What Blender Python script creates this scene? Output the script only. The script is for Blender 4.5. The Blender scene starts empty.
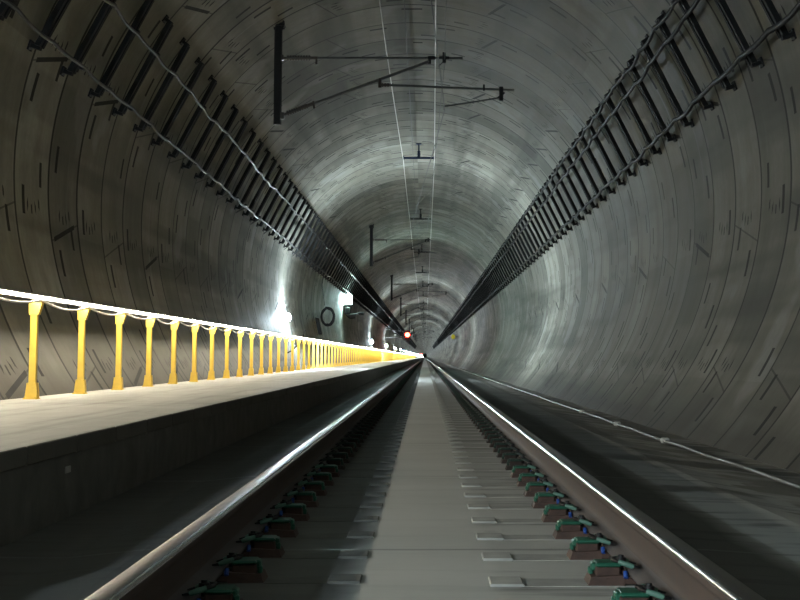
import bpy, math, random
from mathutils import Vector, Matrix
random.seed(7)
C = bpy.context.scene.collection
S = bpy.context.scene
PI = math.pi

# ------------------------------------------------------------------ places
F = 1470.0                 # focal length in pixels of an 800 px wide frame
CAMZ = 0.78                # camera above the track slab (slab top is z = 0)
CX, CZ, R = -0.25, 2.95, 4.40           # bored tunnel: axis and inner radius
HEAD = 0.231               # top of rail
RX = 0.7535                # rail centre line
WZ = 0.392                 # walkway top
WX = -1.735                # walkway edge
Y0, Y1 = -50.0, 3000.0

def wall_x(z, side):
    return CX + side * math.sqrt(R * R - (z - CZ) ** 2)

# ------------------------------------------------------------------ mesh builder
class MB:
    def __init__(self):
        self.v, self.f, self.mi, self.sm = [], [], [], []
    def add(self, vs, fs, mi=0, smooth=False):
        b = len(self.v)
        self.v += [tuple(p) for p in vs]
        self.f += [tuple(b + i for i in q) for q in fs]
        self.mi += [mi] * len(fs)
        self.sm += [smooth] * len(fs)
    def hexa(self, p, mi=0):
        self.add(p, [(0, 3, 2, 1), (4, 5, 6, 7), (0, 1, 5, 4), (1, 2, 6, 5), (2, 3, 7, 6), (3, 0, 4, 7)], mi)
    def box(self, x0, x1, y0, y1, z0, z1, mi=0, bev=0.0):
        if bev <= 0:
            self.hexa([(x0, y0, z0), (x1, y0, z0), (x1, y1, z0), (x0, y1, z0),
                       (x0, y0, z1), (x1, y0, z1), (x1, y1, z1), (x0, y1, z1)], mi)
            return
        b = bev
        rings = []
        for z, i in ((z0, b), (z0 + b, 0), (z1 - b, 0), (z1, b)):
            xa, xb, ya, yb = x0 + i, x1 - i, y0 + i, y1 - i
            c = b if i == 0 else b * .6
            rings.append([(xa + c, ya, z), (xb - c, ya, z), (xb, ya + c, z), (xb, yb - c, z),
                          (xb - c, yb, z), (xa + c, yb, z), (xa, yb - c, z), (xa, ya + c, z)])
        self.loft(rings, mi, caps=True)
    def loft(self, rings, mi=0, caps=True, closed=True, smooth=False):
        n = len(rings[0]); vs = [p for r in rings for p in r]; fs = []
        for k in range(len(rings) - 1):
            for j in range(n if closed else n - 1):
                a, b = k * n + j, k * n + (j + 1) % n
                fs.append((a, b, b + n, a + n))
        self.add(vs, fs, mi, smooth)
        if caps and closed:
            self.add(rings[0], [tuple(range(n))[::-1]], mi)
            self.add(rings[-1], [tuple(range(n))], mi)
    def tube(self, pts, r, n=8, mi=0, caps=True):
        pts = [Vector(p) for p in pts]
        rings, up = [], None
        for i, p in enumerate(pts):
            t = (pts[min(i + 1, len(pts) - 1)] - pts[max(i - 1, 0)]).normalized()
            if up is None:
                up = Vector((0, 0, 1)) if abs(t.z) < .9 else Vector((1, 0, 0))
            a = t.cross(up).normalized(); b = a.cross(t).normalized(); up = b
            rr = r[i] if isinstance(r, (list, tuple)) else r
            rings.append([p + (a * math.cos(2 * PI * k / n) + b * math.sin(2 * PI * k / n)) * rr for k in range(n)])
        self.loft(rings, mi, caps, True, True)
    def cyl(self, p, q, r, n=12, mi=0, r2=None):
        self.tube([p, q], [r, r if r2 is None else r2], n, mi)
    def prism(self, prof, ys, mi=0, caps=True, smooth=False, mis=None):
        """profile of (x, z) swept along y"""
        n = len(prof); vs = [(x, y, z) for y in ys for x, z in prof]
        for j in range(n):
            fs = []
            for k in range(len(ys) - 1):
                a, b = k * n + j, k * n + (j + 1) % n
                fs.append((a, a + n, b + n, b))
            b0 = len(self.v) if j == 0 else b0
            if j == 0:
                self.v += vs
            self.f += [tuple(b0 + i for i in q) for q in fs]
            self.mi += [mis[j] if mis else mi] * len(fs); self.sm += [smooth] * len(fs)
        if caps:
            self.add([(x, ys[0], z) for x, z in prof], [tuple(range(n))], mi)
            self.add([(x, ys[-1], z) for x, z in prof], [tuple(range(n))[::-1]], mi)
    def sphere(self, c, r, nu=16, nv=10, mi=0, sx=1, sy=1, sz=1):
        rings = []
        for k in range(1, nv):
            a = PI * k / nv
            rings.append([(c[0] + r * sx * math.sin(a) * math.cos(2 * PI * j / nu), c[1] + r * sy * math.sin(a) * math.sin(2 * PI * j / nu), c[2] - r * sz * math.cos(a)) for j in range(nu)])
        self.loft(rings, mi, True, True, True)
    def mesh(self, name):
        me = bpy.data.meshes.new(name)
        me.from_pydata(self.v, [], self.f)
        me.polygons.foreach_set('material_index', self.mi)
        me.polygons.foreach_set('use_smooth', self.sm)
        me.update()
        import bmesh
        bm = bmesh.new(); bm.from_mesh(me); bmesh.ops.recalc_face_normals(bm, faces=bm.faces); bm.to_mesh(me); bm.free()
        return me

def obj(name, mb, mats, parent=None, fix=True):
    me = mb.mesh(name)
    for m in (mats if isinstance(mats, (list, tuple)) else [mats]):
        me.materials.append(m)
    o = bpy.data.objects.new(name, me); C.objects.link(o)
    if parent is not None:
        o.parent = parent
    return o

def tag(o, label=None, cat=None, group=None, kind=None):
    if label: o['label'] = label
    if cat: o['category'] = cat
    if group: o['group'] = group
    if kind: o['kind'] = kind
    return o

def empty(name, loc=(0, 0, 0)):
    o = bpy.data.objects.new(name, None); C.objects.link(o); o.location = loc
    o.empty_display_size = .1
    return o

def copy_tree(o, parent=None):
    c = o.copy(); C.objects.link(c); c.parent = parent
    for ch in list(o.children):
        copy_tree(ch, c)
    return c

ORD = ['first', 'second', 'third', 'fourth', 'fifth', 'sixth', 'seventh', 'eighth', 'ninth', 'tenth', 'eleventh', 'twelfth',
       'thirteenth', 'fourteenth', 'fifteenth', 'sixteenth', 'seventeenth', 'eighteenth', 'nineteenth', 'twentieth']

# ------------------------------------------------------------------ node helpers
class NT:
    def __init__(self, name):
        self.m = bpy.data.materials.new(name); self.m.use_nodes = True
        self.t = self.m.node_tree; self.t.nodes.clear()
        self.out = self.t.nodes.new('ShaderNodeOutputMaterial')
    def n(self, kind, **kw):
        q = self.t.nodes.new(kind)
        for k, v in kw.items(): setattr(q, k, v)
        return q
    def lk(self, a, b): self.t.links.new(a, b)
    def put(self, sock, v):
        if isinstance(v, bpy.types.NodeSocket): self.lk(v, sock)
        else: sock.default_value = v
    def ma(self, op, a, b=None, c=None, clamp=False):
        q = self.n('ShaderNodeMath', operation=op, use_clamp=clamp)
        self.put(q.inputs[0], a)
        if b is not None: self.put(q.inputs[1], b)
        if c is not None: self.put(q.inputs[2], c)
        return q.outputs[0]
    def add(self, a, b): return self.ma('ADD', a, b)
    def sub(self, a, b): return self.ma('SUBTRACT', a, b)
    def mul(self, a, b): return self.ma('MULTIPLY', a, b)
    def lt(self, a, b): return self.ma('LESS_THAN', a, b)
    def gt(self, a, b): return self.ma('GREATER_THAN', a, b)
    def ab(self, a): return self.ma('ABSOLUTE', a)
    def mod(self, a, b): return self.ma('FLOORED_MODULO', a, b)
    def fl(self, a): return self.ma('FLOOR', a)
    def mx(self, a, b): return self.ma('MAXIMUM', a, b)
    def near(self, a, c, w): return self.lt(self.ab(self.sub(a, c)), w)
    def rnd(self, a, b=None):
        q = self.n('ShaderNodeTexWhiteNoise', noise_dimensions='2D')
        cb = self.n('ShaderNodeCombineXYZ'); self.put(cb.inputs[0], a)
        self.put(cb.inputs[1], b if b is not None else 0.37)
        self.lk(cb.outputs[0], q.inputs['Vector'])
        return q.outputs['Value']
    def xyz(self, x, y, z):
        cb = self.n('ShaderNodeCombineXYZ')
        for s, v in zip(cb.inputs, (x, y, z)): self.put(s, v)
        return cb.outputs[0]
    def noise(self, vec, scale, detail=3.0, rough=.55):
        q = self.n('ShaderNodeTexNoise'); self.lk(vec, q.inputs['Vector'])
        q.inputs['Scale'].default_value = scale; q.inputs['Detail'].default_value = detail; q.inputs['Roughness'].default_value = rough
        return q.outputs[0]
    def rng(self, v, a, b, c, d):
        q = self.n('ShaderNodeMapRange'); self.put(q.inputs[0], v)
        for k, x in zip((1, 2, 3, 4), (a, b, c, d)): q.inputs[k].default_value = x
        return q.outputs[0]
    def mix(self, fac, a, b, blend='MIX'):
        q = self.n('ShaderNodeMix', data_type='RGBA', blend_type=blend)
        self.put(q.inputs[0], fac)
        for s, v in ((q.inputs[6], a), (q.inputs[7], b)):
            self.put(s, v if isinstance(v, bpy.types.NodeSocket) else (*v, 1) if len(v) == 3 else v)
        return q.outputs[2]
    def pos(self):
        g = self.n('ShaderNodeNewGeometry'); s = self.n('ShaderNodeSeparateXYZ')
        self.lk(g.outputs['Position'], s.inputs[0])
        return g.outputs['Position'], s.outputs[0], s.outputs[1], s.outputs[2]
    def objco(self):
        return self.n('ShaderNodeTexCoord').outputs['Object']
    def bsdf(self, col, rough=.8, metal=0.0, spec=.5, height=None, dist=.01, strength=1.0, emit=None, es=0.0):
        b = self.n('ShaderNodeBsdfPrincipled')
        self.put(b.inputs['Base Color'], col if isinstance(col, bpy.types.NodeSocket) else (*col, 1))
        self.put(b.inputs['Roughness'], rough); self.put(b.inputs['Metallic'], metal)
        self.put(b.inputs['Specular IOR Level'], spec)
        if height is not None:
            u = self.n('ShaderNodeBump'); u.inputs['Distance'].default_value = dist; u.inputs['Strength'].default_value = strength
            self.lk(height, u.inputs['Height']); self.lk(u.outputs[0], b.inputs['Normal'])
        if emit is not None:
            b.inputs['Emission Color'].default_value = (*emit, 1); b.inputs['Emission Strength'].default_value = es
        self.lk(b.outputs[0], self.out.inputs[0])
        return self.m

def simple(name, col, rough=.6, metal=0.0, var=.18, scale=14.0, spec=.5):
    t = NT(name)
    nz = t.noise(t.objco(), scale, 4)
    c = t.mix(t.rng(nz, .3, .75, 0, 1), tuple(k * (1 - var) for k in col), tuple(min(1, k * (1 + var)) for k in col))
    return t.bsdf(c, t.rng(nz, .3, .7, rough - .06, rough + .06), metal, spec, nz, .001, .4)

def glow(name, col, strength):
    t = NT(name)
    e = t.n('ShaderNodeEmission'); e.inputs[0].default_value = (*col, 1); e.inputs[1].default_value = strength
    t.lk(e.outputs[0], t.out.inputs[0])
    return t.m

RING = 1.5
def lining_material():
    t = NT('segment_concrete')
    P, x, y, z = t.pos()
    A = t.mul(t.ma('ARCTAN2', t.sub(x, CX), t.sub(z, CZ)), R)      # arc length from the crown
    AA = t.ab(A)
    sgn = t.ma('SIGN', A)
    U = t.ma('DIVIDE', t.add(y, 300.0 + RING_PHASE), RING)
    i = t.fl(U); fu = t.mul(t.sub(U, i), RING)
    h1 = t.rnd(i, sgn); odd = t.mod(i, 2.0)
    L = 2 * PI * R / 7
    A2 = t.add(t.add(AA, t.mul(odd, L / 2)), 50 * L - math.radians(97.75) * R)
    sl = t.mul(t.sub(fu, .75), .22)
    p = t.mod(t.add(t.add(A2, sl), L / 2), L)
    jd = t.ab(t.sub(p, L / 2))
    seg = t.fl(t.ma('DIVIDE', t.add(A2, L / 2), L))
    hs = t.rnd(t.add(i, t.mul(sgn, 1000.0)), seg)
    # ring joint, segment joint, open joint, bolt slots, tick marks
    ring = t.mx(t.lt(fu, .036), t.gt(fu, RING - .022))
    thick = t.mul(t.gt(t.rnd(i, t.add(sgn, 7.3)), .62), t.mx(t.lt(fu, .055), t.gt(fu, RING - .03)))
    joint = t.lt(jd, .012)
    openj = t.mul(t.mul(t.lt(jd, .030), t.gt(hs, .58)), t.mul(t.gt(fu, .15), t.lt(fu, 1.3)))
    q = t.mod(t.add(A2, .2), L / 3)
    cell = t.fl(t.ma('DIVIDE', t.add(A2, .2), L / 3))
    g1 = t.gt(t.rnd(i, t.add(cell, t.mul(sgn, 91.0))), .22)
    g2 = t.gt(t.rnd(t.add(i, 400.5), t.add(cell, t.mul(sgn, 57.0))), .30)
    d1 = t.mul(t.mul(t.near(q, .62, .17), t.near(t.add(fu, t.mul(q, .06)), .40, .058)), g1)
    d2 = t.mul(t.mul(t.near(q, .25, .15), t.near(t.sub(fu, t.mul(q, .05)), 1.12, .052)), g2)
    q3 = t.mod(t.add(A2, 1.1), L / 2)
    g3 = t.gt(t.rnd(t.add(i, 77.1), t.add(t.fl(t.ma('DIVIDE', t.add(A2, 1.1), L / 2)), t.mul(sgn, 31.0))), .2)
    tick = t.mul(t.mul(t.near(q3, t.add(.9, t.mul(t.ma('SINE', t.mul(fu, 29.0)), .05)), .055), t.near(fu, .75, .34)),
                 t.mul(t.lt(t.mod(fu, .17), .055), g3))
    lines = t.mx(t.mul(ring, .80), t.mul(joint, .55))
    lines = t.mx(lines, t.mul(thick, .9))
    slots = t.mx(t.mul(openj, .93), t.mx(t.mul(d1, .94), t.mx(t.mul(d2, .92), t.mul(tick, .9))))
    dark = t.mx(lines, slots)
    # weathering
    v1 = t.xyz(A, y, 0.0)
    n1 = t.noise(v1, .35, 5, .6)
    n2 = t.noise(t.xyz(t.mul(A, .35), t.mul(y, 1.7), i), 1.0, 4, .6)      # streaks that run down each ring
    n3 = t.noise(t.xyz(t.mul(A, 1.1), t.mul(y, .05), 3.0), 1.0, 3, .5)     # bands that run along the tunnel
    n4 = t.noise(v1, 9.0, 4, .6)
    c = t.mix(t.rng(n1, .3, .72, 0, 1), (.215, .208, .170), (.385, .38, .342))
    c = t.mix(t.rng(n2, .40, .70, 0, .55), c, (.135, .128, .105))
    c = t.mix(t.rng(n3, .50, .64, 0, .8), c, (.115, .112, .096))
    n5 = t.noise(t.xyz(t.mul(A, .22), t.mul(y, 2.3), t.mul(i, 1.7)), 1.3, 3, .5)
    c = t.mix(t.rng(n5, .68, .80, 0, .7), c, (.42, .43, .43))              # pale lime runs
    st = t.noise(t.xyz(t.mul(A, .9), t.mul(i, 3.7), t.mul(sgn, 5.0)), 1.0, 2, .5)
    c = t.mix(t.rng(st, .52, .58, 0, .38), c, (.10, .098, .082))
    st2 = t.noise(t.xyz(t.mul(A, .8), t.add(t.mul(i, 5.3), t.mul(fu, .6)), 9.0), 1.0, 2, .5)
    c = t.mix(t.rng(st2, .60, .66, 0, .45), c, (.36, .36, .345))
    rv = t.mul(t.rng(h1, 0, 1, .74, 1.22), t.rng(t.rnd(t.add(i, 31.0), t.add(seg, t.mul(sgn, 11.0))), 0, 1, .86, 1.12))
    c = t.mix(1.0, c, t.xyz(rv, rv, rv), 'MULTIPLY')
    c = t.mix(t.rng(n4, .3, .7, 0, .22), c, (.10, .10, .09))
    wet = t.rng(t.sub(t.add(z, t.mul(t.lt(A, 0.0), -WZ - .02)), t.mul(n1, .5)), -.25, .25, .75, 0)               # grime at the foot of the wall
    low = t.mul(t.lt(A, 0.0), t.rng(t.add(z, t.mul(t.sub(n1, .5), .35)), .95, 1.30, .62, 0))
    c = t.mix(low, c, (.085, .080, .066))  # left wall colour lowered behind the handrail to curb the strip's light
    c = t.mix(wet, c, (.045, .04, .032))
    c = t.mix(dark, c, (.012, .012, .012))
    step = t.mul(t.rnd(i, 5.5), .5)
    hgt = t.sub(t.add(t.add(step, t.mul(n4, .06)), t.mul(n1, .15)), dark)
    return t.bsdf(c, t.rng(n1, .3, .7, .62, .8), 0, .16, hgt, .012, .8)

def track_material():
    t = NT('track_slab_concrete')
    P, x, y, z = t.pos()
    n1 = t.noise(P, .9, 6, .62); n2 = t.noise(t.xyz(t.mul(x, .8), t.mul(y, 5.0), 0.0), 1.0, 5, .6); n4 = t.noise(P, 26, 3)
    c = t.mix(t.rng(n1, .3, .72, 0, 1), (.40, .41, .395), (.50, .51, .495))
    # darker bay beside each rail, uneven edge, stronger with distance
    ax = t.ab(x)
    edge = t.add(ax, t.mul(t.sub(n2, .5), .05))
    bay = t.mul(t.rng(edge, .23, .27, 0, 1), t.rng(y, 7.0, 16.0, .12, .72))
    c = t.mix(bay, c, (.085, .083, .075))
    lx = t.mul(t.rng(n2, .52, .68, 0, .75), t.rng(ax, .2, .34, .15, 1))
    c = t.mix(lx, c, (.07, .072, .068))
    # ground beyond the slab on the right: dark wet earth with pale spilt concrete
    wob = t.add(t.mul(t.sub(t.noise(P, 1.3, 5, .65), .5), 1.1), x)
    right = t.rng(wob, 2.0, 2.06, 0, 1)
    nr = t.noise(t.xyz(t.mul(x, .5), t.mul(y, .55), 4.0), 1.0, 4, .6)
    dk = t.mix(t.rng(nr, .45, .6, 0, 1), (.20, .195, .175), (.62, .62, .60))
    c = t.mix(right, c, dk)
    pool = t.mul(t.rng(nr, .52, .57, 0, .9), t.rng(x, 1.25, 1.45, 0, 1))
    rg = t.mul(t.rng(t.add(x, t.mul(t.sub(n2, .5), .1)), .80, .90, 0, 1), t.rng(t.add(x, t.mul(t.sub(n1, .5), .15)), 1.28, 1.42, .85, 0))
    c = t.mix(rg, c, (.05, .049, .046))  # cast shadow of the right rail painted dark, out to its edge
    c = t.mix(pool, c, (.045, .045, .042))
    # left gutter
    lg = t.rng(t.add(x, t.mul(t.sub(n1, .5), .12)), -.30, -.22, .8, 0)     # rail and walkway shade painted into the left bay and gutter
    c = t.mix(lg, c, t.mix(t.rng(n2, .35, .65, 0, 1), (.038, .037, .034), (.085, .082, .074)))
    # wet joints across the slab
    j = t.mod(t.add(y, 300.0 - 5.9), 3.57)
    jw = t.mul(t.near(t.add(j, t.mul(t.sub(n1, .5), .06)), .1, .022), t.lt(ax, 1.9))
    c = t.mix(t.mul(jw, t.rng(n2, .35, .6, .3, .9)), c, (.02, .02, .02))
    rough = t.sub(t.rng(n1, .3, .7, .70, .9), t.add(t.mul(jw, .35), t.mul(pool, .3)))
    h = t.sub(t.add(t.mul(n4, .12), t.mul(n1, .5)), jw)
    return t.bsdf(c, rough, 0, .3, h, .008, .6)

def deck_material(face=False):
    t = NT('walkway_concrete')
    P, x, y, z = t.pos()
    n1 = t.noise(P, 1.1, 5, .6); n2 = t.noise(t.xyz(t.mul(x, 6.0), t.mul(y, .25), 0.0), 1.0, 4, .6); n4 = t.noise(P, 30, 3)
    c = t.mix(t.rng(n1, .3, .7, 0, 1), (.40, .39, .35), (.52, .51, .465))
    c = t.mix(t.rng(n2, .5, .72, 0, .55), c, (.24, .225, .19))
    c = t.mix(t.rng(t.noise(P, 3.5, 5, .7), .62, .72, 0, .5), c, (.22, .2, .17))
    jw = t.lt(t.mod(t.add(y, 300.0), 7.44), .03)
    c = t.mix(t.mul(jw, .7), c, (.06, .055, .05))
    if face:                                     # front face of the edge panels, its shade put into the colour
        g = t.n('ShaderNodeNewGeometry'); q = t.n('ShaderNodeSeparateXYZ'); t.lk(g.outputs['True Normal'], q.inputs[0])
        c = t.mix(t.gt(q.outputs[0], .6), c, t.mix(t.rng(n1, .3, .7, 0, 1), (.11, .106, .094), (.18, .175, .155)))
    return t.bsdf(c, .78, 0, .35, t.sub(t.add(n4, n1), jw), .006, .5)

RING_PHASE = 0.0
M = {}
M['lining'] = lining_material()
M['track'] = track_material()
M['deck'] = deck_material()
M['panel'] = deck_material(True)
M['kerb'] = simple('kerb_concrete', (.15, .147, .135), .85, 0, .3, 5)
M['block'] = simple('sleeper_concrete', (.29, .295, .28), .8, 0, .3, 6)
M['block_shaded'] = simple('dusty_sleeper_concrete', (.11, .11, .10), .85, 0, .4, 6)  # darker copy for the left side, rail shadow put into the colour
M['yellow'] = simple('yellow_paint', (.78, .52, .07), .42, 0, .07, 9)
M['alu'] = simple('aluminium', (.42, .41, .39), .45, .6, .1, 20)
M['led'] = glow('led_diffuser', (1.0, .91, .72), 98)
M['lamp'] = glow('lamp_glass', (.76, .92, 1.0), 5600)
M['flood'] = glow('flood_glass', (.66, 1.0, .95), 640)
M['red'] = glow('red_signal_lens', (1.0, .035, .02), 40)
M['tail'] = glow('red_marker_lens', (1.0, .05, .05), 30)
M['white_cable'] = simple('pale_cable', (.85, .84, .80), .5, 0, .05)
M['black'] = simple('black_steel', (.012, .013, .014), .6, 0, .3, 14, .3)
M['soot'] = simple('dark_galvanised_steel', (.014, .015, .016), .75, 0, .3, 14, .2)
M['cable_grey'] = simple('grey_cable_sheath', (.020, .021, .022), .5, 0, .12, 14, .3)
M['cable_black'] = simple('black_cable_sheath', (.012, .013, .014), .6, 0, .2, 14, .2)
M['wire_bright'] = simple('bright_copper_wire', (.75, .74, .72), .45, .4, .05)
M['wire_dark'] = simple('dark_wire', (.04, .04, .04), .5, .5, .2)
M['insulator'] = simple('brown_insulator', (.045, .035, .03), .35, 0, .2)
M['tube'] = simple('galvanised_tube', (.12, .125, .125), .5, .5, .2)
M['rail_side'] = simple('rusty_rail_steel', (.062, .040, .032), .75, .1, .35, 7)
M['rail_foot'] = simple('dusty_rail_foot', (.095, .082, .080), .85, .05, .2, 7)
def head_material(name, k, ro):
    t = NT(name)
    P, x, y, z = t.pos()
    nz = t.noise(t.xyz(t.mul(x, 60.0), t.mul(y, .35), 0.0), 1.0, 3)
    return t.bsdf(t.mix(nz, tuple(.40 * k for _ in 'rgb'), tuple(.52 * k for _ in 'rgb')), ro, 1.0, .5)
M['rail_head'] = head_material('polished_rail_head', 1.0, .2)
M['rail_table'] = head_material('worn_rail_table', .35, .34)
M['rust'] = simple('brown_guide_plate', (.062, .034, .026), .75, .2, .4, 25)
M['green'] = simple('green_plastic', (.007, .085, .050), .5, 0, .15, 30)
M['pale_green'] = simple('pale_green_clip_tip', (.09, .19, .15), .55, 0, .15, 30)
M['blue'] = simple('blue_plastic', (.015, .06, .26), .4, 0, .1, 30)
M['iron'] = simple('dark_clip_steel', (.02, .02, .022), .45, .5, .2, 30)
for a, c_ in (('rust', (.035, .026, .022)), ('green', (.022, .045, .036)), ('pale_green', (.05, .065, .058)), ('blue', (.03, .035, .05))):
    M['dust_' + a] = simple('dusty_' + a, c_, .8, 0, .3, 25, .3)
M['grey_box'] = simple('grey_box', (.07, .08, .085), .5, .1, .15)
M['sign_yellow'] = simple('yellow_plate', (.85, .70, .03), .5, 0, .04)
M['conduit'] = simple('grey_conduit', (.09, .09, .088), .5, 0, .3, 4)
M['fitting'] = simple('white_fitting', (.62, .63, .62), .4, 0, .1)
M['tape'] = simple('pale_tag', (.5, .5, .47), .6, 0, .1)
M['hook'] = simple('blue_hanger', (.015, .035, .10), .45, .3, .2)

# ------------------------------------------------------------------ the setting
def arc_shell(name, a0, a1, step=2.0):
    """a strip of the bored tunnel between two angles from the crown (degrees, + to the right)"""
    ys = [Y0]
    while ys[-1] < Y1:
        d = max(15.0, abs(ys[-1]) * .12); ys.append(min(Y1, ys[-1] + d))
    n = max(2, int(round((a1 - a0) / step)))
    vs, fs = [], []
    for y in ys:
        for k in range(n + 1):
            a = math.radians(a0 + (a1 - a0) * k / n)
            vs.append((CX + R * math.sin(a), y, CZ + R * math.cos(a)))
    w = n + 1
    for j in range(len(ys) - 1):
        for k in range(n):
            fs.append((j * w + k, j * w + k + 1, (j + 1) * w + k + 1, (j + 1) * w + k))
    mb = MB(); mb.add(vs, fs, 0, True)
    o = obj(name, mb, M['lining'])
    me = o.data
    import bmesh
    bm = bmesh.new(); bm.from_mesh(me)
    for f in bm.faces:                      # normals towards the tunnel axis
        c = f.calc_center_median()
        if Vector((CX - c.x, 0, CZ - c.z)).dot(f.normal) < 0: f.normal_flip()
    bm.to_mesh(me); bm.free()
    tag(o, kind='structure')
    return o
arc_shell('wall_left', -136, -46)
arc_shell('ceiling', -46, 46)
arc_shell('wall_right', 46, 140)

def ring_profile(mb, prof, mi=0, smooth=False):
    ys = [Y0]
    while ys[-1] < Y1: ys.append(min(Y1, ys[-1] + max(12.0, abs(ys[-1]) * .15)))
    mb.prism(prof, ys, mi, True, smooth)
mb = MB()
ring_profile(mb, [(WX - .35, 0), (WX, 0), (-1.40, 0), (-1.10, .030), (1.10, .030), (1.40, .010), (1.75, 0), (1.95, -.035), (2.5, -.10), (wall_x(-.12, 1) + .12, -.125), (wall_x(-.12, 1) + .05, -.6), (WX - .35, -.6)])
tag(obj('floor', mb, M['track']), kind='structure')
mb = MB()
ring_profile(mb, [(WX - .12, -.02), (WX - .05, -.02), (WX - .012, 0.0), (WX - .012, WZ - .075), (WX - .12, WZ - .075)])
tag(obj('walkway_wall', mb, M['kerb']), kind='structure')
mb = MB()
wl = wall_x(WZ, -1)
ring_profile(mb, [(WX - .20, WZ - .12), (WX - .20, WZ), (wl - .10, WZ), (wl - .02, WZ - .12)])
tag(obj('walkway_floor', mb, M['deck']), kind='structure')
# closed bulkhead far away at both ends of what can be seen
for nm, y in (('wall_front', Y1), ('wall_back', Y0)):
    mb = MB()
    mb.box(CX - 4.8, CX + 4.8, y, y + .3, -2, 8)
    tag(obj(nm, mb, M['kerb']), kind='structure')

# ------------------------------------------------------------------ walkway edge slabs
KP, K0 = .93, 6.5 - 3 * .93
def kerb_mesh(mb, y):
    mb.box(WX - .20, WX, y + .006, y + KP - .006, WZ - .085, WZ + .001, 0, .006)
proto = MB(); kerb_mesh(proto, 0)
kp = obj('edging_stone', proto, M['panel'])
NK = 100
first_visible = None
for k in range(NK):
    o = kp if k == 0 else kp.copy()
    if k: C.objects.link(o)
    y = K0 + k * KP
    o.location = (0, y, 0)
    vis = k - 2                      # the slab at the left border of the photo is number two
    if vis < 0:
        lab = 'concrete edging stone of the walkway just outside the left border'
    elif vis < 14:
        lab = 'concrete edging stone of the bright walkway, %s from the left border' % ORD[vis]
    else:
        lab = 'small concrete edging stone of the walkway farther in, past the fourteenth'
    tag(o, lab, 'edging stone', 'edging stones along the walkway')
mb = MB(); y = K0 + NK * KP
while y < 320: kerb_mesh(mb, y); y += KP
mb.box(WX - .20, WX, y, Y1, WZ - .085, WZ)
tag(obj('far_edging_stones', mb, M['panel']), 'run of tiny concrete edging stones where the walkway vanishes', 'edging stones', kind='stuff')

# small pale tag stuck on the walkway face
d = 1.735 * F / 350
mb = MB(); mb.box(WX - .014, WX - .006, d - .05, d + .05, CAMZ - .562, CAMZ - .530, 0, .002)
tag(obj('paper_tag', mb, M['tape']), 'small pale tag stuck on the dark face below the walkway edge', 'tag')

# ------------------------------------------------------------------ rails
half = [(0.075, 0), (0.075, .0115), (.034, .0215), (.016, .031), (.0090, .046), (.00825, .065), (.00825, .105), (.011, .119),
        (.020, .126), (.0335, .133), (.036, .139), (.0355, .155), (.0335, .1635), (.027, .1690), (.014, .1715), (0, .172)]
prof = [(x, z) for x, z in half] + [(-x, z) for x, z in half[::-1][1:]]
# material of the edge that starts at each profile vertex
def rail_mats(side):
    r = []
    n = len(prof)
    for j in range(n):
        z = (prof[j][1] + prof[(j + 1) % n][1]) / 2
        xm = (prof[j][0] + prof[(j + 1) % n][0]) / 2 * side      # towards the track centre when negative
        r.append((1 if xm < -.026 else 3) if z > .1585 else (2 if z < .03 else 0))
    return r
def rail(name, side, label):
    mb = MB()
    ys = [-12.0]
    while ys[-1] < Y1: ys.append(min(Y1, ys[-1] + max(2.0, abs(ys[-1]) * .1)))
    sm = [(x + side * RX, z + HEAD - .172) for x, z in prof]
    mb.prism(sm, ys, 0, True, True, rail_mats(side))
    o = obj(name, mb, [M['rail_side'], M['rail_head'], M['rail_foot'], M['rail_table']])
    tag(o, label, 'rail', 'running rails')
    return o
rail('rail', -1, 'left steel rail with a broad shining head beside the walkway')
rail('rail', 1, 'right steel rail with brown web and a thin bright edge')

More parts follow.
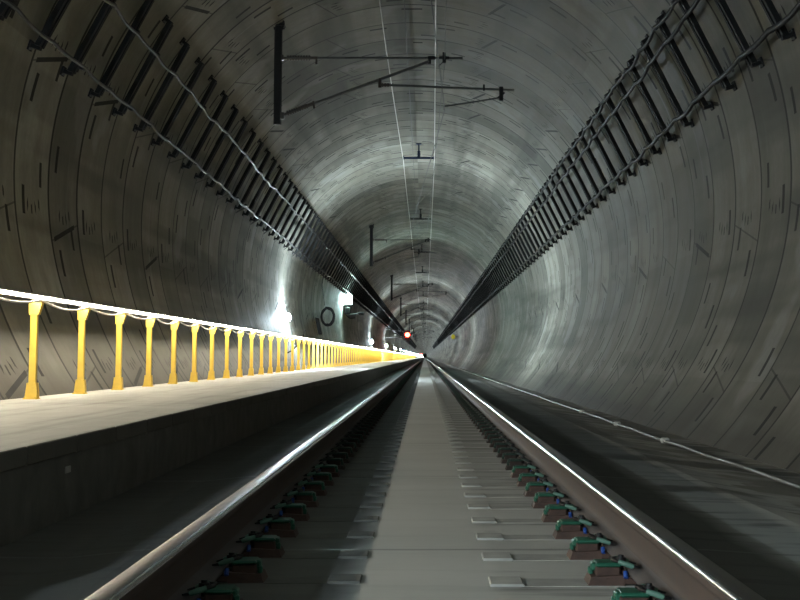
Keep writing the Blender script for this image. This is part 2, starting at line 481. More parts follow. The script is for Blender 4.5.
# ------------------------------------------------------------------ sleepers and fastenings
FP, F0 = .62, 4.41
def block_mesh(mb, nub=True):
    # embedded sleeper end: proud of the slab, inner end towards +x ... built for the right rail, mirrored by scale
    mb.prism([(.215, -.05), (.215, .035), (.219, .0385), (.322, .0385), (.328, .0315), (.98, .0315), (.98, -.05)], [-.085, .085])
def fastening(dusty):
    """one seat: plate, and on each side of the rail a brown guide block, green cap, clip, bolt"""
    root = empty('rail_fastening')
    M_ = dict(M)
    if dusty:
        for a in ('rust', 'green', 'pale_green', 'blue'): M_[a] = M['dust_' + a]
    m = MB(); m.box(RX - .16, RX + .16, -.07, .07, .034, .056, 0, .004); m.box(RX - .08, RX + .08, -.075, .075, .054, .0592, 0, .002)
    obj('base_plate', m, M_['rust'], root)
    for s in (-1, 1):
        X = lambda v: RX + s * v          # v: distance from the rail centre line
        def bx(m, a, b, y0, y1, z0, z1, bev=.004):
            x0, x1 = sorted((X(a), X(b))); m.box(x0, x1, y0, y1, z0, z1, 0, bev)
        m = MB()
        m.hexa([(X(.095), -.078, .027), (X(.217), -.074, .027), (X(.217), .074, .027), (X(.095), .078, .027),
                (X(.095), -.070, .064), (X(.204), -.064, .058), (X(.204), .064, .058), (X(.095), .070, .064)])
        bx(m, .105, .188, -.048, .048, .055, .090, .005); bx(m, .083, .12, -.03, .03, .05, .075, .004)
        obj('guide_block', m, M_['rust'], root)
        m = MB()
        bx(m, .100, .188, -.054, .054, .088, .101, .005); bx(m, .178, .200, -.030, .030, .074, .099, .005); bx(m, .190, .206, .006, .034, .056, .082, .004)
        obj('cap', m, M_['green'], root)
        m = MB()
        pts = [(X(.040), -.046, .086), (X(.072), -.058, .092), (X(.105), -.050, .104), (X(.13), -.022, .108), (X(.112), -.004, .104), (X(.088), 0, .098)]
        pts += [(x, -y, z) for x, y, z in pts[::-1][1:]]
        m.tube(pts, [.003, .0065, .0065, .0065, .0065, .0065, .0065, .0065, .0065, .0065, .003], 6)
        obj('spring_clip', m, M_['iron'], root)
        for e in (-.055, .055):
            m = MB(); m.tube([(X(.064), e, .090), (X(.080), e * 1.04, .096), (X(.112), e * .86, .105)], [.008, .0095, .008], 8)
            obj('clip_tip', m, M_['pale_green'], root)
        m = MB(); m.cyl((X(.098), 0, .06), (X(.098), 0, .122), .010, 8); m.cyl((X(.098), 0, .100), (X(.098), 0, .114), .018, 6)
        obj('bolt', m, M_['iron'], root)
        for e in (-1, 1):
            m = MB(); m.cyl((X(.091), e * .074, .056), (X(.091), e * .060, .074), .008, 8); obj('dowel_collar', m, M_['blue'], root)
    return root
def fastening_plain(mb, dy=0, sx=1):
    mats = []
    def bx(a, b, y0, y1, z0, z1, mi):
        x0, x1 = sorted((sx * a, sx * b)); mb.box(x0, x1, dy + y0, dy + y1, z0, z1, mi)
    bx(RX - .16, RX + .16, -.07, .07, .034, .0585, 0)
    for s in (-1, 1):
        bx(RX + s * .083, RX + s * .205, -.075, .075, .03, .084, 0)
        bx(RX + s * .095, RX + s * .20, -.055, .055, .084, .105, 1)
        bx(RX + s * .065, RX + s * .11, -.06, .06, .084, .115, 2)
fmats = [M['dust_rust'], M['dust_green'], M['iron']]
fproto = {False: fastening(False), True: fastening(True)}
m = MB(); fastening_plain(m); fsimple = obj('rail_fastening', m, fmats)
m = MB(); block_mesh(m); bproto = {1: obj('sleeper_block', m, M['block']), -1: obj('sleeper_block', m, M['block_shaded'])}
NF, NFD = 150, 36
usedf = set(); usedd = {'d': False, 's': False, 'b': False}
for side in (1, -1):
    word = 'right' if side > 0 else 'left'
    n0 = None
    for k in range(NF):
        y = F0 + k * FP + (0 if side > 0 else .06)
        if k < NFD:
            dz = k > 8; o = fproto[dz] if dz not in usedf else copy_tree(fproto[dz]); usedf.add(dz)
        else:
            o = fsimple if not usedd['s'] else fsimple.copy()
            if usedd['s']: C.objects.link(o)
            usedd['s'] = True
        o.location = (0, y, 0)
        o.rotation_euler = (0, 0, 0 if side > 0 else PI)
        if side < 0: o.rotation_euler = (0, 0, PI)
        v = k
        if v < 16:
            lab = ('brown and green rail fastening on the right rail, %s from the bottom border' if side > 0 else
                   'shadowed rail fastening on the left rail, %s from the bottom border') % ORD[v]
        else:
            lab = 'small rail fastening on the %s rail past the sixteenth from the bottom' % word
        tag(o, lab, 'rail fastening', 'fastenings of the %s rail' % word)
        if k < 110:
            b = bproto[side] if k == 0 else bproto[side].copy()
            if k: C.objects.link(b)
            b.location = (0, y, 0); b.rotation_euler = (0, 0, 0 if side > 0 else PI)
            v = k - 1
            if v < 0:
                lab = 'sleeper end at the very bottom border under the %s rail' % word
            elif v < 16:
                lab = ('pale sleeper end set in the slab under the right rail, %s from the bottom border' if side > 0 else
                       'dark sleeper end set in the slab under the left rail, %s from the bottom border') % ORD[v]
            else:
                lab = 'small sleeper end under the %s rail past the sixteenth from the bottom' % word
            tag(b, lab, 'sleeper', 'sleeper ends under the %s rail' % word)
mb = MB()
for side in (1, -1):
    for k in range(NF, 330):
        fastening_plain(mb, F0 + k * FP, side)
tag(obj('far_fastenings', mb, fmats), 'unbroken row of tiny fastenings where the rails meet far away', 'rail fastenings', kind='stuff')

# ------------------------------------------------------------------ handrail with lights
PX, P0, PP = -3.64, 13.75, 1.92
CAPZ = 1.285
def post_prototype():
    root = None
    m = MB()      # shaft
    m.box(-.033, .033, -.030, .030, .10, CAPZ - WZ - .09, 0, .006)
    shaft = obj('post', m, M['yellow'])
    m = MB()
    m.box(-.075, .065, -.055, .055, 0, .012, 0, .003)
    for sy in (-1, 1):
        y0, y1 = (sy * .034, sy * .042) if sy > 0 else (sy * .042, sy * .034)
        m.hexa([(-.062, y0, .01), (.055, y0, .01), (.055, y1, .01), (-.062, y1, .01), (-.044, y0, .15), (.044, y0, .15), (.044, y1, .15), (-.044, y1, .15)])
    m.hexa([(.034, -.034, .01), (.055, -.034, .01), (.055, .034, .01), (.034, .034, .01), (.034, -.034, .15), (.044, -.034, .15), (.044, .034, .15), (.034, .034, .15)])
    m.hexa([(-.062, -.034, .01), (-.034, -.034, .01), (-.034, .034, .01), (-.062, .034, .01), (-.044, -.034, .15), (-.034, -.034, .15), (-.034, .034, .15), (-.044, .034, .15)])
    for x, y in ((-.055, -.047), (.045, -.047), (-.055, .047), (.045, .047)):
        m.cyl((x, y, .01), (x, y, .026), .008, 6)
    base = obj('post_foot', m, M['yellow'], shaft)
    m = MB(); t = CAPZ - WZ
    m.hexa([(-.043, -.038, t - .115), (.044, -.038, t - .115), (.044, .038, t - .115), (-.043, .038, t - .115),
            (-.046, -.042, t), (.078, -.042, t), (.078, .042, t), (-.046, .042, t)])
    cap = obj('post_head', m, M['yellow'], shaft)
    return shaft
rail_root = empty('handrail', (PX, 0, WZ))
tag(rail_root, 'yellow handrail of many posts with a lit top along the walkway', 'handrail')
pp = post_prototype()
pp['label'] = 'yellow square post with flared head and foot'
NP = 100
for k in range(NP):
    o = pp if k == 0 else copy_tree(pp)
    o.parent = rail_root
    o.location = (0, P0 + (k - 1) * PP, 0)
mb = MB()
for k in range(NP, 300):
    y = P0 + (k - 1) * PP
    mb.box(-.033, .033, y - .03, y + .03, .1, CAPZ - WZ - .1); mb.box(-.06, .055, y - .045, y + .045, 0, .12)
    mb.box(-.042, .065, y - .04, y + .04, CAPZ - WZ - .11, CAPZ - WZ)
o = obj('far_posts', mb, M['yellow'], rail_root); o['kind'] = 'stuff'; o['label'] = 'yellow posts merging into a solid band far away'
LZ = CAPZ - WZ + .06       # centre of the light line in handrail coordinates
SEG = 3 * PP
def led_mesh(mb, y0, y1):
    n = 7
    ring = [(.040 * math.cos(a) + .016, LZ + .024 + .040 * math.sin(a)) for a in [PI * (1.46 + .34 * k / n) for k in range(n + 1)]]
    mb.prism(ring, [y0, y1], 0, True, True)
def carrier_mesh(mb, y0, y1):
    mb.prism([(-.012, LZ - .026), (-.004, LZ - .026), (-.004, LZ + .001), (.046, LZ + .001), (.046, LZ + .012), (.038, LZ + .022), (-.004, LZ + .022), (-.012, LZ + .012)], [y0, y1])
def pin_mesh(mb, y): mb.box(-.03, -.008, y - .012, y + .012, CAPZ - WZ - .002, LZ + .012)
y = P0 - PP - SEG * 5; k = 0
protos = None
while k < 56:
    if protos is None:
        m = MB(); led_mesh(m, .03, SEG - .03); a = obj('light_strip', m, M['led'], rail_root)
        m = MB(); carrier_mesh(m, .004, SEG - .004)
        for q in range(3): pin_mesh(m, q * PP + .001)
        b = obj('top_rail', m, M['alu'], rail_root); protos = (a, b)
        a['label'] = 'white glowing light strip'
    else:
        a, b = protos[0].copy(), protos[1].copy(); C.objects.link(a); C.objects.link(b)
    a.location = (0, y, 0); b.location = (0, y, 0)
    y += SEG; k += 1
mb = MB(); led_mesh(mb, y, 2980); o = obj('far_light_strip', mb, M['led'], rail_root); o['label'] = 'white glowing light strip'
mb = MB(); carrier_mesh(mb, y, 2980); obj('far_top_rail', mb, M['alu'], rail_root)
# cable looped from post to post below the light
pts = []
for k in range(-3, 70):
    y = P0 + (k - 1) * PP
    sg = random.uniform(.045, .075)
    for q in range(8):
        u = q / 8
        pts.append((PX + .066 + random.uniform(-.002, .002), y + u * PP, CAPZ + .022 - sg * 4 * u * (1 - u) + random.uniform(-.001, .001)))
mb = MB(); mb.tube(pts, .010, 6)
tag(obj('looped_cable', mb, M['white_cable']), 'white lit cable looping from post to post under the handrail light', 'cable')

# ------------------------------------------------------------------ cable brackets and cables on both walls
def polar(a_deg, r):
    """angle above the horizontal, radius from the tunnel axis, for the right side"""
    a = math.radians(a_deg)
    return r * math.cos(a), r * math.sin(a)
def solve(ratio, side, r):
    best = None
    for k in range(0, 900):
        a = k * .1
        x, z = polar(a, r)
        q = (CX + side * x) / (CZ + z - CAMZ)
        e = abs(abs(q) - ratio)
        if best is None or e < best[0]: best = (e, a)
    return best[1]
def bracket_arm(mb, a0, a1, side, dy=0.0, r0=(R - 0.140), r1=(R - 0.075)):
    def P(u, rr, yy):
        x0, z0 = polar(a0, rr); x1, z1 = polar(a1, rr)
        return (CX + side * (x0 + (x1 - x0) * u), dy + yy, CZ + z0 + (z1 - z0) * u)
    for off in (-.062, .062):
        mb.hexa([P(0, r0, off - .034), P(0, r0, off + .034), P(0, r1, off + .034), P(0, r1, off - .034),
                 P(1, r0, off - .034), P(1, r0, off + .034), P(1, r1, off + .034), P(1, r1, off - .034)])
    mb.hexa([P(0, r1 - .004, -.05), P(0, r1 - .004, .05), P(0, r1 + .012, .05), P(0, r1 + .012, -.05),
             P(1, r1 - .004, -.05), P(1, r1 - .004, .05), P(1, r1 + .012, .05), P(1, r1 + .012, -.05)])
def bracket_foot(mb, a, side, dy=0.0):
    for (aa, ab, ra, rb, w) in ((a - .28, a + .28, (R - 0.135), (R - 0.003), .045), (a - .75, a + .75, (R - 0.023), (R - 0.001), .07)):
        p = []
        for rr in (ra, rb):
            for (q, yy) in ((aa, -w), (ab, -w), (ab, w), (aa, w)):
                x, z = polar(q, rr); p.append((CX + side * x, dy + yy, CZ + z))
        mb.hexa(p)
def bracket_bolt(mb, a, side, dy=0.0):
    for yy in (-.05,):
        for q in (a - .55,):
            x0, z0 = polar(q, (R - 0.015)); x1, z1 = polar(q, (R - 0.060))
            mb.cyl((CX + side * x0, dy + yy, CZ + z0), (CX + side * x1, dy + yy, CZ + z1), .014, 6)
for side, word, ratios_lo in ((-1, 'left', 1.19), (1, 'right', 1.065)):
    alo = solve(ratios_lo, side, (R - 0.225))
    a0 = alo - 1.6
    a1 = (solve(.765, side, (R - 0.125))) if side < 0 else solve(.695, side, (R - 0.125))
    root = empty('cable_bracket')
    m = MB(); bracket_arm(m, a0 + .2, a1, side); obj('arm', m, M['soot'], root)
    for q, e in ((a0, 0), (a1, 1)):
        m = MB(); bracket_foot(m, q, side); ft = obj('foot_plate', m, M['soot'], root)
        m = MB(); bracket_bolt(m, q, side); obj('bolt', m, M['tube'], ft)
    m = MB(); bracket_arm(m, a0 + .2, a1, side); bracket_foot(m, a0, side); bracket_foot(m, a1, side)
    plain = obj('cable_bracket', m, M['soot'])
    NB = 150
    yb0 = 17.75 if side < 0 else 15.5      # first bracket that shows whole
    first = True; firstp = True
    for k in range(-4, NB - 4):
        y = yb0 + k * RING
        if k < 26:
            o = root if first else copy_tree(root); first = False
        else:
            o = plain if firstp else plain.copy()
            if not firstp: C.objects.link(o)
            firstp = False
        o.location = (0, y, 0)
        if k < 0:
            lab = 'dark cable bracket high on the %s wall, cut by or beyond the top border' % word
        elif k < 18:
            lab = 'dark curved cable bracket on the %s wall, %s from the top %s corner' % (word, ORD[k], word)
        else:
            lab = 'small dark cable bracket far down the %s wall past the eighteenth' % word
        tag(o, lab, 'cable bracket', 'cable brackets on the %s wall' % word)
    mb = MB()
    for k in range(NB - 4, 420):
        y = yb0 + k * RING
        bracket_arm(mb, a0 + .2, a1, side, y) if k < 260 else None
        if k >= 260:
            x0, z0 = polar(a0, (R - 0.185)); x1, z1 = polar(a1, (R - 0.185))
            mb.tube([(CX + side * polar(a, (R - 0.155))[0], y, CZ + polar(a, (R - 0.155))[1]) for a in (a0, (a0 + a1) / 2, a1)], .06, 4)
    tag(obj('far_brackets', mb, M['soot']), 'dense dark band of tiny cable brackets deep along the %s wall' % word, 'cable brackets', kind='stuff')
    # the cables the brackets carry
    if side < 0:
        specs = [(alo, .022, M['cable_grey'], 'lower grey cable sagging between the brackets of the left wall'),
                 (solve(.89, side, (R - 0.225)), .022, M['cable_grey'], 'upper grey cable sagging between the brackets of the left wall')]
    else:
        specs = [(alo, .030, M['cable_black'], 'lowest black cable sagging between the brackets of the right wall'),
                 (solve(.77, side, (R - 0.225)), .028, M['cable_black'], 'middle black cable on the brackets of the right wall'),
                 (solve(.706, side, (R - 0.225)), .028, M['cable_black'], 'topmost black cable on the brackets of the right wall')]
    for a, rr, mat, lab in specs:
        pts = []
        y = yb0 - 4 * RING; prev = None
        k = 0
        while y < 2900:
            cur = random.uniform(-.25, .25) if y < 240 else 0
            if prev is None: prev = cur
            sag = random.uniform(.15, .75) * (1.0 if y < 240 else 0)
            steps = 8 if y < 80 else 4 if y < 240 else 1
            L_ = RING if y < 240 else max(RING, y * .1)
            for q in range(steps):
                u = q / steps
                su = u * u * (3 - 2 * u)
                aa = a + prev * (1 - su) + cur * su - sag * 4 * u * (1 - u)
                x, z = polar(aa, (R - 0.240))
                pts.append((CX + side * x, y + u * L_, CZ + z))
            prev = cur; y += L_; k += 1
        mb = MB(); mb.tube(pts, rr, 8)
        o = obj('cable', mb, mat); tag(o, lab, 'cable', 'cables on the %s wall' % word)
        # clamps that hold it, pieces of the cable run
        cm = MB(); cm.box(-.03, .03, -.045, .045, -.03, .03, 0, .006)
        first_c = None
        for k in range(0, 30):
            y = yb0 + k * RING
            x, z = polar(a, (R - 0.220))
            if first_c is None:
                c = first_c = obj('cable_clamp', cm, M['black'], o)
            else:
                c = first_c.copy(); C.objects.link(c)
            c.location = (CX + side * x, y, CZ + z); c.rotation_euler = (0, -side * math.radians(a), 0)

# ------------------------------------------------------------------ overhead line: masts, cantilevers, wires
SX = [25.7, 66.5, 107.3, 148.1, 189, 230, 271, 312, 353, 394]
def ceil_z(x): return CZ + math.sqrt(R * R - (x - CX) ** 2)
def ribbed(mb, p, q, r0, r1, n=9):
    p, q = Vector(p), Vector(q); pts, rs = [], []
    for k in range(2 * n + 1):
        u = k / (2 * n); pts.append(p.lerp(q, u)); rs.append(r1 if k % 2 else r0)
    mb.tube(pts, rs, 10)
def cantilever(kind):
    H = CAMZ + .05
    root = empty('catenary_mast', (0, 0, 0))
    mx = -2.60
    m = MB()
    zt, zb = ceil_z(mx) + .06, H + 4.03
    m.box(mx - .055, mx + .055, -.055, .055, zb, zt, 0, .008)
    m.box(mx - .07, mx + .07, -.012, .012, zb, zt - .05)
    obj('mast', m, M['black'], root)
    m = MB(); 
    m.box(mx - .12, mx + .12, -.12, .12, zt - .10, zt - .08, 0, .004)
    for sx, sy in ((-1, -1), (1, -1), (-1, 1), (1, 1)): m.cyl((mx + sx * .09, sy * .09, zt - .13), (mx + sx * .09, sy * .09, zt + .05), .012, 6)
    m.hexa([(mx - .08, -.03, zt - .16), (mx + .08, -.03, zt - .16), (mx + .08, .03, zt - .16), (mx - .08, .03, zt - .16),
            (mx - .11, -.03, zt - .03), (mx + .11, -.03, zt + .02), (mx + .11, .03, zt + .02), (mx - .11, .03, zt - .03)])
    obj('ceiling_plate', m, M['black'], root)
    zt1 = H + 5.23
    tip = .68 if kind == 0 else .10
    m = MB(); m.cyl((mx + .68, 0, zt1), (tip, 0, zt1), .021, 8)
    obj('top_tube', m, M['tube'], root)
    m = MB(); m.cyl((mx + .05, 0, zt1), (mx + .16, 0, zt1), .022, 8); m.box(mx + .03, mx + .1, -.05, .05, zt1 - .05, zt1 + .05, 0, .006); ribbed(m, (mx + .15, 0, zt1), (mx + .58, 0, zt1), .024, .062)
    m.cyl((mx + .57, 0, zt1), (mx + .70, 0, zt1), .03, 8); m.cyl((mx + .68, 0, zt1 + .02), (mx + .68, 0, zt1 - .12), .02, 8)
    obj('insulator', m, M['insulator'], root)
    a, b = Vector((mx + .05, 0, H + 4.19)), Vector((.09 if kind == 0 else -.15, 0, zt1 - .06))
    u = (b - a).normalized()
    m = MB(); m.cyl(a + u * .60, b, .027, 8); obj('strut', m, M['tube'], root)
    m = MB(); m.box(mx + .03, mx + .12, -.05, .05, H + 4.13, H + 4.25, 0, .006); m.cyl(a, a + u * .12, .024, 8); ribbed(m, a + u * .12, a + u * .52, .024, .062); m.cyl(a + u * .5, a + u * .64, .03, 8)
    e = a + u * .62; m.cyl(e + Vector((0, 0, .05)), e - Vector((-.02, 0, .09)), .02, 8)
    obj('insulator', m, M['insulator'], root)
    m = MB()
    if kind == 0: wx = .35
    else: wx = -.30
    m.cyl((b.x, 0, b.z - .05), (b.x, 0, zt1 + .01), .028, 8)
    m.box(b.x - .03, b.x + .10, -.04, .04, zt1 - .03, zt1 + .03, 0, .006)
    obj('clamp', m, M['black'], root)
    m = MB(); cx_ = wx if kind == 0 else -.02
    m.box(cx_ - .03, cx_ + .03, -.04, .04, zt1 - .09, zt1 + .10, 0, .006); m.box(cx_ - .09, cx_ + .09, -.03, .03, zt1 - .02, zt1 + .03, 0, .006)
    m.cyl((cx_ - .10, 0, zt1 - .15), (cx_, 0, zt1 - .05), .008, 6)
    obj('messenger_clamp', m, M['black'], root)
    # registration tube and steady arm
    t = .39
    q0 = a.lerp(b, t)
    q0 = a + (b - a) * ((-.79 - a.x) / (b.x - a.x))
    if kind == 0:
        q1 = Vector((1.59, 0, H + 4.65)); hang = 1.36; arm0 = (1.31, 0, H + 4.51); arm1 = (.35, 0, H + 4.36)
    else:
        q1 = Vector((.35, 0, H + 4.62)); hang = -.45; arm0 = (-.47, 0, H + 4.48); arm1 = (-1.05, 0, H + 4.36)
    m = MB(); m.cyl(q0 + Vector((.14, 0, -.10)), q1, .020, 8); obj('registration_tube', m, M['tube'], root)
    m = MB(); m.cyl(q0 + Vector((0, 0, -.15)), q0 + Vector((0, 0, .02)), .03, 8); ribbed(m, q0 + Vector((.02, 0, -.10)), q0 + Vector((.17, 0, -.10)), .022, .04, 3); obj('insulator', m, M['insulator'], root)
    zq = q0.z - .10 + (q1.z - q0.z + .10) * (hang - q0.x - .14) / (q1.x - q0.x - .14)
    m = MB(); m.box(hang - .035, hang + .035, -.04, .04, zq - .20, zq + .05, 0, .006); m.cyl((hang - .06, 0, zq - .15), (hang + .06, 0, zq - .05), .018, 8)
    if kind == 0:
        m.box(1.04, 1.07, -.03, .03, zq - .02, zq + .09, 0, .004)
    obj('arm_bracket', m, M['black'], root)
    m = MB(); m.cyl((hang - .02, 0, zq - .16), arm0, .018, 8); m.cyl(arm0, arm1, .014, 8); m.cyl(arm1, (arm1[0], 0, arm1[2] - .06), .012, 8)
    obj('steady_arm', m, M['tube'], root)
    return root
protos = [cantilever(0), cantilever(1)]
MASTW = ['nearest catenary mast with dark cantilever arms hanging from the ceiling', 'second catenary mast from the front, left of the overhead wires',
         'third catenary mast from the front, left of the overhead wires', 'fourth catenary mast from the front, above the red signal']
for k, y in enumerate(SX):
    o = protos[k % 2] if k < 2 else copy_tree(protos[k % 2])
    o.location = (.17 if k else -.01, y, 0)
    tag(o, MASTW[k] if k < 4 else 'tiny catenary mast hanging from the ceiling beyond the fourth', 'catenary mast', 'catenary masts')
def wire(name, label, pts, r, mat, group='overhead wires'):
    mb = MB(); mb.tube(pts, r, 6); o = obj(name, mb, mat); tag(o, label, 'wire', group); return o
# contact wire and messenger wire
nodes = [SX[0] - 40.8] + SX + [SX[-1] + 41 * k for k in range(1, 15)]
cp, mp = [], []
for k, y in enumerate(nodes):
    even = (k % 2 == 1)
    cp.append((.35 if even else -1.05, y, CAMZ + 4.35))
    mp.append((.35 if even else -.02, y, CAMZ + 5.25))
mpts = []
for a, b in zip(mp[:-1], mp[1:]):
    for q in range(10):
        u = q / 10
        mpts.append((a[0] + (b[0] - a[0]) * u, a[1] + (b[1] - a[1]) * u, a[2] - .45 * 4 * u * (1 - u)))
wire('contact_wire', 'lowest dark wire carried by the steady arms over the track', cp, .008, M['wire_dark'])
mw = wire('messenger_wire', 'dark wire hung in shallow curves from the top tubes of the masts', mpts, .007, M['wire_dark'])
for j in range(0, 4):
    a, b, c, d = mp[j], mp[j + 1], cp[j], cp[j + 1]
    for u in (.2, .4, .6, .8):
        p = Vector(a).lerp(Vector(b), u); p.z -= .45 * 4 * u * (1 - u)
        q = Vector(c).lerp(Vector(d), u)
        m = MB(); m.cyl(p, q, .004, 5); obj('dropper', m, M['wire_dark'], mw)
# feeder pair on T shaped hangers along the crown
TY = [23.5 + 20.9 * k + (.7 if k == 1 else 0) for k in range(18)]
def hanger(mat, st):
    root = empty('wire_hanger')
    zc = CZ + R; zb = CAMZ + 6.12; m = MB()
    m.cyl((CX, 0, zc + .02), (CX, 0, zb), .022, 8); m.box(CX - .08, CX + .08, -.08, .08, zc - .03, zc + .02, 0, .004)
    obj('stem', m, mat, root)
    m = MB(); ribbed(m, (CX, 0, zb + .22), (CX, 0, zb + .03), .035, .06, 4); obj('insulator', m, mat, root)
    m = MB(); m.box(CX - .50, CX + .50, -.025, .025, zb - .03, zb + .03, 0, .006); obj('crossbar', m, mat, root)
    for s in (-1, 1):
        m = MB(); m.cyl((CX + s * .48, 0, zb + .06), (CX + s * .48, 0, zb - .07), .028, 8); obj('wire_clip', m, mat, root)
    return root
ha = hanger(M['hook'], 0); hb = hanger(M['black'], 0)
for k, y in enumerate(TY):
    o = (hb, ha)[k] if k < 2 else copy_tree(hb)
    o.location = (.06 if k else -.05, y, 0)
    lab = ('T shaped wire hanger on the crown beyond the top border' if k == 0 else
           'T shaped wire hanger on the crown, %s in view from the top' % ORD[k - 1] if k < 6 else
           'tiny T shaped wire hanger on the crown past the fifth')
    tag(o, lab, 'wire hanger', 'hangers along the crown')
for s, w in ((-1, 'left'), (1, 'right')):
    pts = []
    yy = [TY[0] - 20.9] + TY + [TY[-1] + 40 * k for k in range(1, 20)]
    for a, b in zip(yy[:-1], yy[1:]):
        for q in range(6):
            u = q / 6
            x = CX + s * .48 + (.06 if a > 30 else -.05 + .11 * (u if a > 20 else 0))
            pts.append((x, a + (b - a) * u, CAMZ + 6.05 - .10 * 4 * u * (1 - u)))
    wire('feeder_wire', '%s bright wire of the pair strung along the crown' % w, pts, .011, M['wire_bright'])
wire('earth_wire', 'thin dark wire close to the crown left of the bright pair', [(CX - .13, y, CZ + R - .12) for y in (5, 60, 200, 600, 1200)], .008, M['wire_dark'])

# ------------------------------------------------------------------ lamps
def wall_lamp(y, label, z=2.06, r=.10):
    x = wall_x(z, -1)
    root = empty('wall_lamp', (x, y, z))
    m = MB(); m.box(-.02, .06, -.11, .11, -.13, .13, 0, .015); m.cyl((.02, 0, .12), (.0, 0, .28), .014, 8); obj('housing', m, M['grey_box'], root)
    m = MB(); m.sphere((.10, 0, 0), r, 16, 10, 0, .8, 1, 1.15); obj('lamp_glass', m, M['lamp'], root)
    tag(root, label, 'lamp', 'white lamps along the left wall')
    return root
LAMPS = [(-4.0, 'white wall lamp behind the camera, outside the photo'),
         (48, 'nearest glaring white wall lamp, above the handrail'), (124, 'second glaring white wall lamp, past the bright floodlight'),
         (171, 'third white wall lamp deeper in the tunnel'), (222, 'fourth white wall lamp deeper in the tunnel')]
for y, lab in LAMPS: wall_lamp(y, lab)
for k in range(22): wall_lamp(272 + 50 * k, 'tiny white wall lamp beyond the fourth, near the vanishing point')
mb = MB()
for k in range(24):
    y = 1380 + 50 * k; x = wall_x(2.06, -1); mb.sphere((x + .10, y, 2.06), .10, 8, 6, 0)
tag(obj('far_lamps', mb, M['lamp']), 'row of tiny white lamps merging into one glint at the vanishing point', 'lamps', kind='stuff')
# bright square floodlight over a dark bracket
fy, fx, fz = 82.6, -4.45, CAMZ + 3.2
fl = empty('floodlight', (fx, fy, fz)); tag(fl, 'square floodlight glowing pale green white high on the left wall', 'floodlight')
m = MB(); m.box(-.36, .36, -.0, .14, -.29, .29, 0, .02); obj('housing', m, M['grey_box'], fl)
m = MB(); m.box(-.33, .33, -.03, .01, -.26, .26, 0, .01); obj('lamp_glass', m, M['flood'], fl)
m = MB(); m.tube([(-.30, .07, -.2), (-.28, .07, -.45), (-.12, .07, -.48)], .025, 8); m.tube([(-.12, .07, -.48), (.1, .07, -.48), (.0, .07, -.3)], .025, 8); obj('mounting_arm', m, M['black'], fl)
# dark equipment below it
eq = empty('equipment_bracket', (-4.20, 82.4, CAMZ + 2.45)); tag(eq, 'dark equipment on a bracket just below the floodlight', 'equipment')
m = MB(); m.box(-.26, .02, -.12, .12, -.06, .30, 0, .02); obj('equipment_box', m, M['black'], eq)
m = MB(); m.tube([(-.3, 0, -.05), (.2, 0, -.10), (.62, 0, -.02)], .035, 8); m.tube([(-.25, 0, -.1), (0, 0, -.3), (.3, 0, -.28)], .03, 8); obj('bracket_pipe', m, M['black'], eq)
m = MB(); m.box(.48, .78, -.1, .1, -.14, .04, 0, .02); obj('sensor_head', m, M['black'], eq)
# leaning dark panel, conduit and coil of hose
d = 62.0
def at(px, py, y): return ((px - 425) * y / F, y, CAMZ - (py - 357) * y / F)
x, y, z = at(317.5, 325, d)
pn = empty('equipment_board', (x, y, z)); tag(pn, 'dark tilted equipment board on the wall left of the hose coil', 'board')
m = MB(); m.hexa([(-.14, -.04, -.36), (.22, -.04, -.42), (.22, .04, -.42), (-.14, .04, -.36), (-.24, -.04, .36), (.08, -.04, .26), (.08, .04, .26), (-.24, .04, .36)]); obj('board', m, M['black'], pn)
m = MB(); m.tube([(-.27, 0, .85), (-.26, 0, 0), (-.25, 0, -.6)], .022, 8); obj('upright', m, M['tube'], pn)
x, y, z = at(328, 317, d)
m = MB()
for k in range(5):
    pts = []
    rr = .28 + .02 * k
    for q in range(25):
        a = 2 * PI * q / 24
        pts.append((x + rr * math.cos(a) * .82, y - .03 + .03 * k, z + rr * math.sin(a) * 1.1 + .02 * random.uniform(-1, 1)))
    m.tube(pts, .022, 6)
tag(obj('hose_coil', m, M['black']), 'black hose coiled in a loop on the left wall', 'hose')
m = MB(); p = at(326, 262, d); q = at(325, 306, d); r_ = at(322, 285, d)
m.tube([p, r_, q], .018, 6); tag(obj('hanging_cable', m, M['black']), 'thin black cable hanging from the brackets down to the hose coil', 'cable')
m = MB(); pts = [at(a, b, 44.0) for a, b in ((261, 316), (268, 345), (274, 354), (282, 356), (292, 351), (302, 342), (306, 330))]
m.tube(pts, .022, 6); tag(obj('drooping_cable', m, M['black']), 'black cable drooping behind the yellow posts below the nearest wall lamp', 'cable')
m = MB(); c = at(279, 361, 44.0); m.box(c[0] - .13, c[0] + .10, 43.9, 44.1, c[2] - .1, c[2] + .1, 0, .02); m.cyl((c[0], 44, c[2] - .2), (c[0] + .1, 44, c[2] - .12), .05, 8)
tag(obj('junction_box', m, M['grey_box']), 'small dark junction box behind the handrail below the nearest lamp', 'box')

# red signal
sy = 170.0; sx, _, sz = at(407.5, 335, sy)
sg = empty('signal', (sx, sy, sz)); tag(sg, 'glaring red railway signal on the left wall near the vanishing point', 'signal')
m = MB(); m.box(-.36, .36, 0, .10, -.62, .46, 0, .03); obj('backboard', m, M['black'], sg)
m = MB(); m.sphere((0, -.06, 0), .27, 16, 10, 0, 1, .5, 1); obj('red_lens', m, M['red'], sg)
m = MB(); m.tube([(-.30, -.3, .1), (-.2, -.3, .25), (0, -.3, .30), (.2, -.3, .25), (.30, -.3, .1)], .02, 6); obj('hood', m, M['black'], sg)
m = MB(); m.cyl((-.2, .15, -.3), (wall_x(sz, -1) - sx, .15, -.3), .05, 8); m.cyl((-.2, .15, .4), (wall_x(sz + .7, -1) - sx, .15, .7), .05, 8); obj('wall_arm', m, M['black'], sg)
ty = 420.0; tx, _, tz = at(421.3, 354, ty)
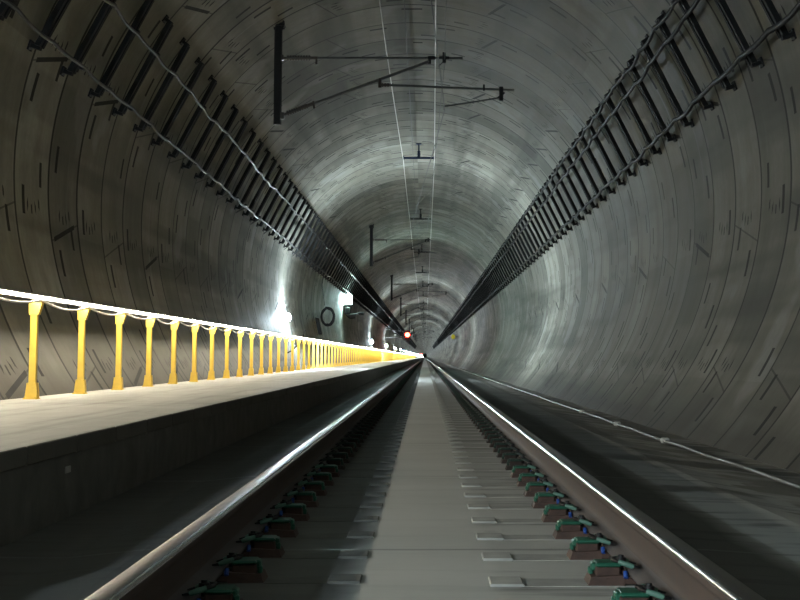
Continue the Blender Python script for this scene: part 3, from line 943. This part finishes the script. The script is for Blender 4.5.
tg = empty('signal_marker', (tx, ty, tz)); tag(tg, 'tiny red marker light just left of the vanishing point', 'marker light')
m = MB(); m.box(-.3, .3, 0, .1, -.3, .3, 0, .02); obj('backboard', m, M['black'], tg)
m = MB(); m.sphere((0, -.08, 0), .16, 12, 8, 0, 1, .5, 1); obj('red_lens', m, M['tail'], tg)
m = MB(); m.cyl((-.2, .05, 0), (wall_x(tz, -1) - tx, .05, 0), .05, 8); obj('wall_arm', m, M['black'], tg)
# yellow plate on the right wall
yy = 185.0; px_, _, pz = at(453, 337, yy)
yp = empty('wall_sign', (px_, yy, pz)); tag(yp, 'small yellow sign standing out from the right wall far away', 'sign')
m = MB(); n = 6; m.loft([[(.27 * math.cos(2 * PI * k / n), yv, .33 * math.sin(2 * PI * k / n)) for k in range(n)] for yv in (-.02, .02)]); obj('plate', m, M['sign_yellow'], yp)
m = MB(); m.cyl((.0, .05, 0), (wall_x(pz, 1) - px_ + .02, .05, 0), .03, 8); obj('arm', m, M['tube'], yp)

# conduit lying along the foot of the right wall
pts = []; y = 3.0
while y < 400:
    pts.append((2.44 + random.uniform(-.012, .012), y, -.066 + random.uniform(-.004, .006)))
    y += 1.1 if y < 60 else 6
mb = MB(); mb.tube(pts, .017, 8)
cd = obj('conduit', mb, M['conduit']); tag(cd, 'grey conduit lying along the foot of the right wall', 'conduit')
for (px, py) in ((580, 393), (615, 403), (662, 422)):
    y = 2.44 * F / (px - 425)
    m = MB(); m.cyl((2.44, y - .14, -.062), (2.44, y + .14, -.062), .026, 10); m.box(2.40, 2.48, y - .05, y + .05, -.09, -.035, 0, .01)
    obj('coupling', m, M['fitting'], cd)

# ------------------------------------------------------------------ world, camera, look
w = bpy.data.worlds.new('dark'); S.world = w; w.use_nodes = True
w.node_tree.nodes['Background'].inputs[0].default_value = (.004, .005, .006, 1)
w.node_tree.nodes['Background'].inputs[1].default_value = 1.0
cam = bpy.data.cameras.new('camera'); co = bpy.data.objects.new('camera', cam); C.objects.link(co)
cam.sensor_fit = 'HORIZONTAL'; cam.sensor_width = 36.0; cam.lens = 36.0 * F / 800
cam.clip_start = .05; cam.clip_end = 4000
TILT = 166.0
co.location = (0, 0, CAMZ)
co.rotation_euler = (PI / 2 + math.atan(TILT / F), 0, 0)
cam.shift_x = -25.0 / 800; cam.shift_y = -(TILT - 57.0) / 800
S.camera = co
S.view_settings.view_transform = 'Standard'; S.view_settings.look = 'None'
S.view_settings.exposure = 0.32; S.view_settings.gamma = 1.0; S.view_settings.use_curve_mapping = False
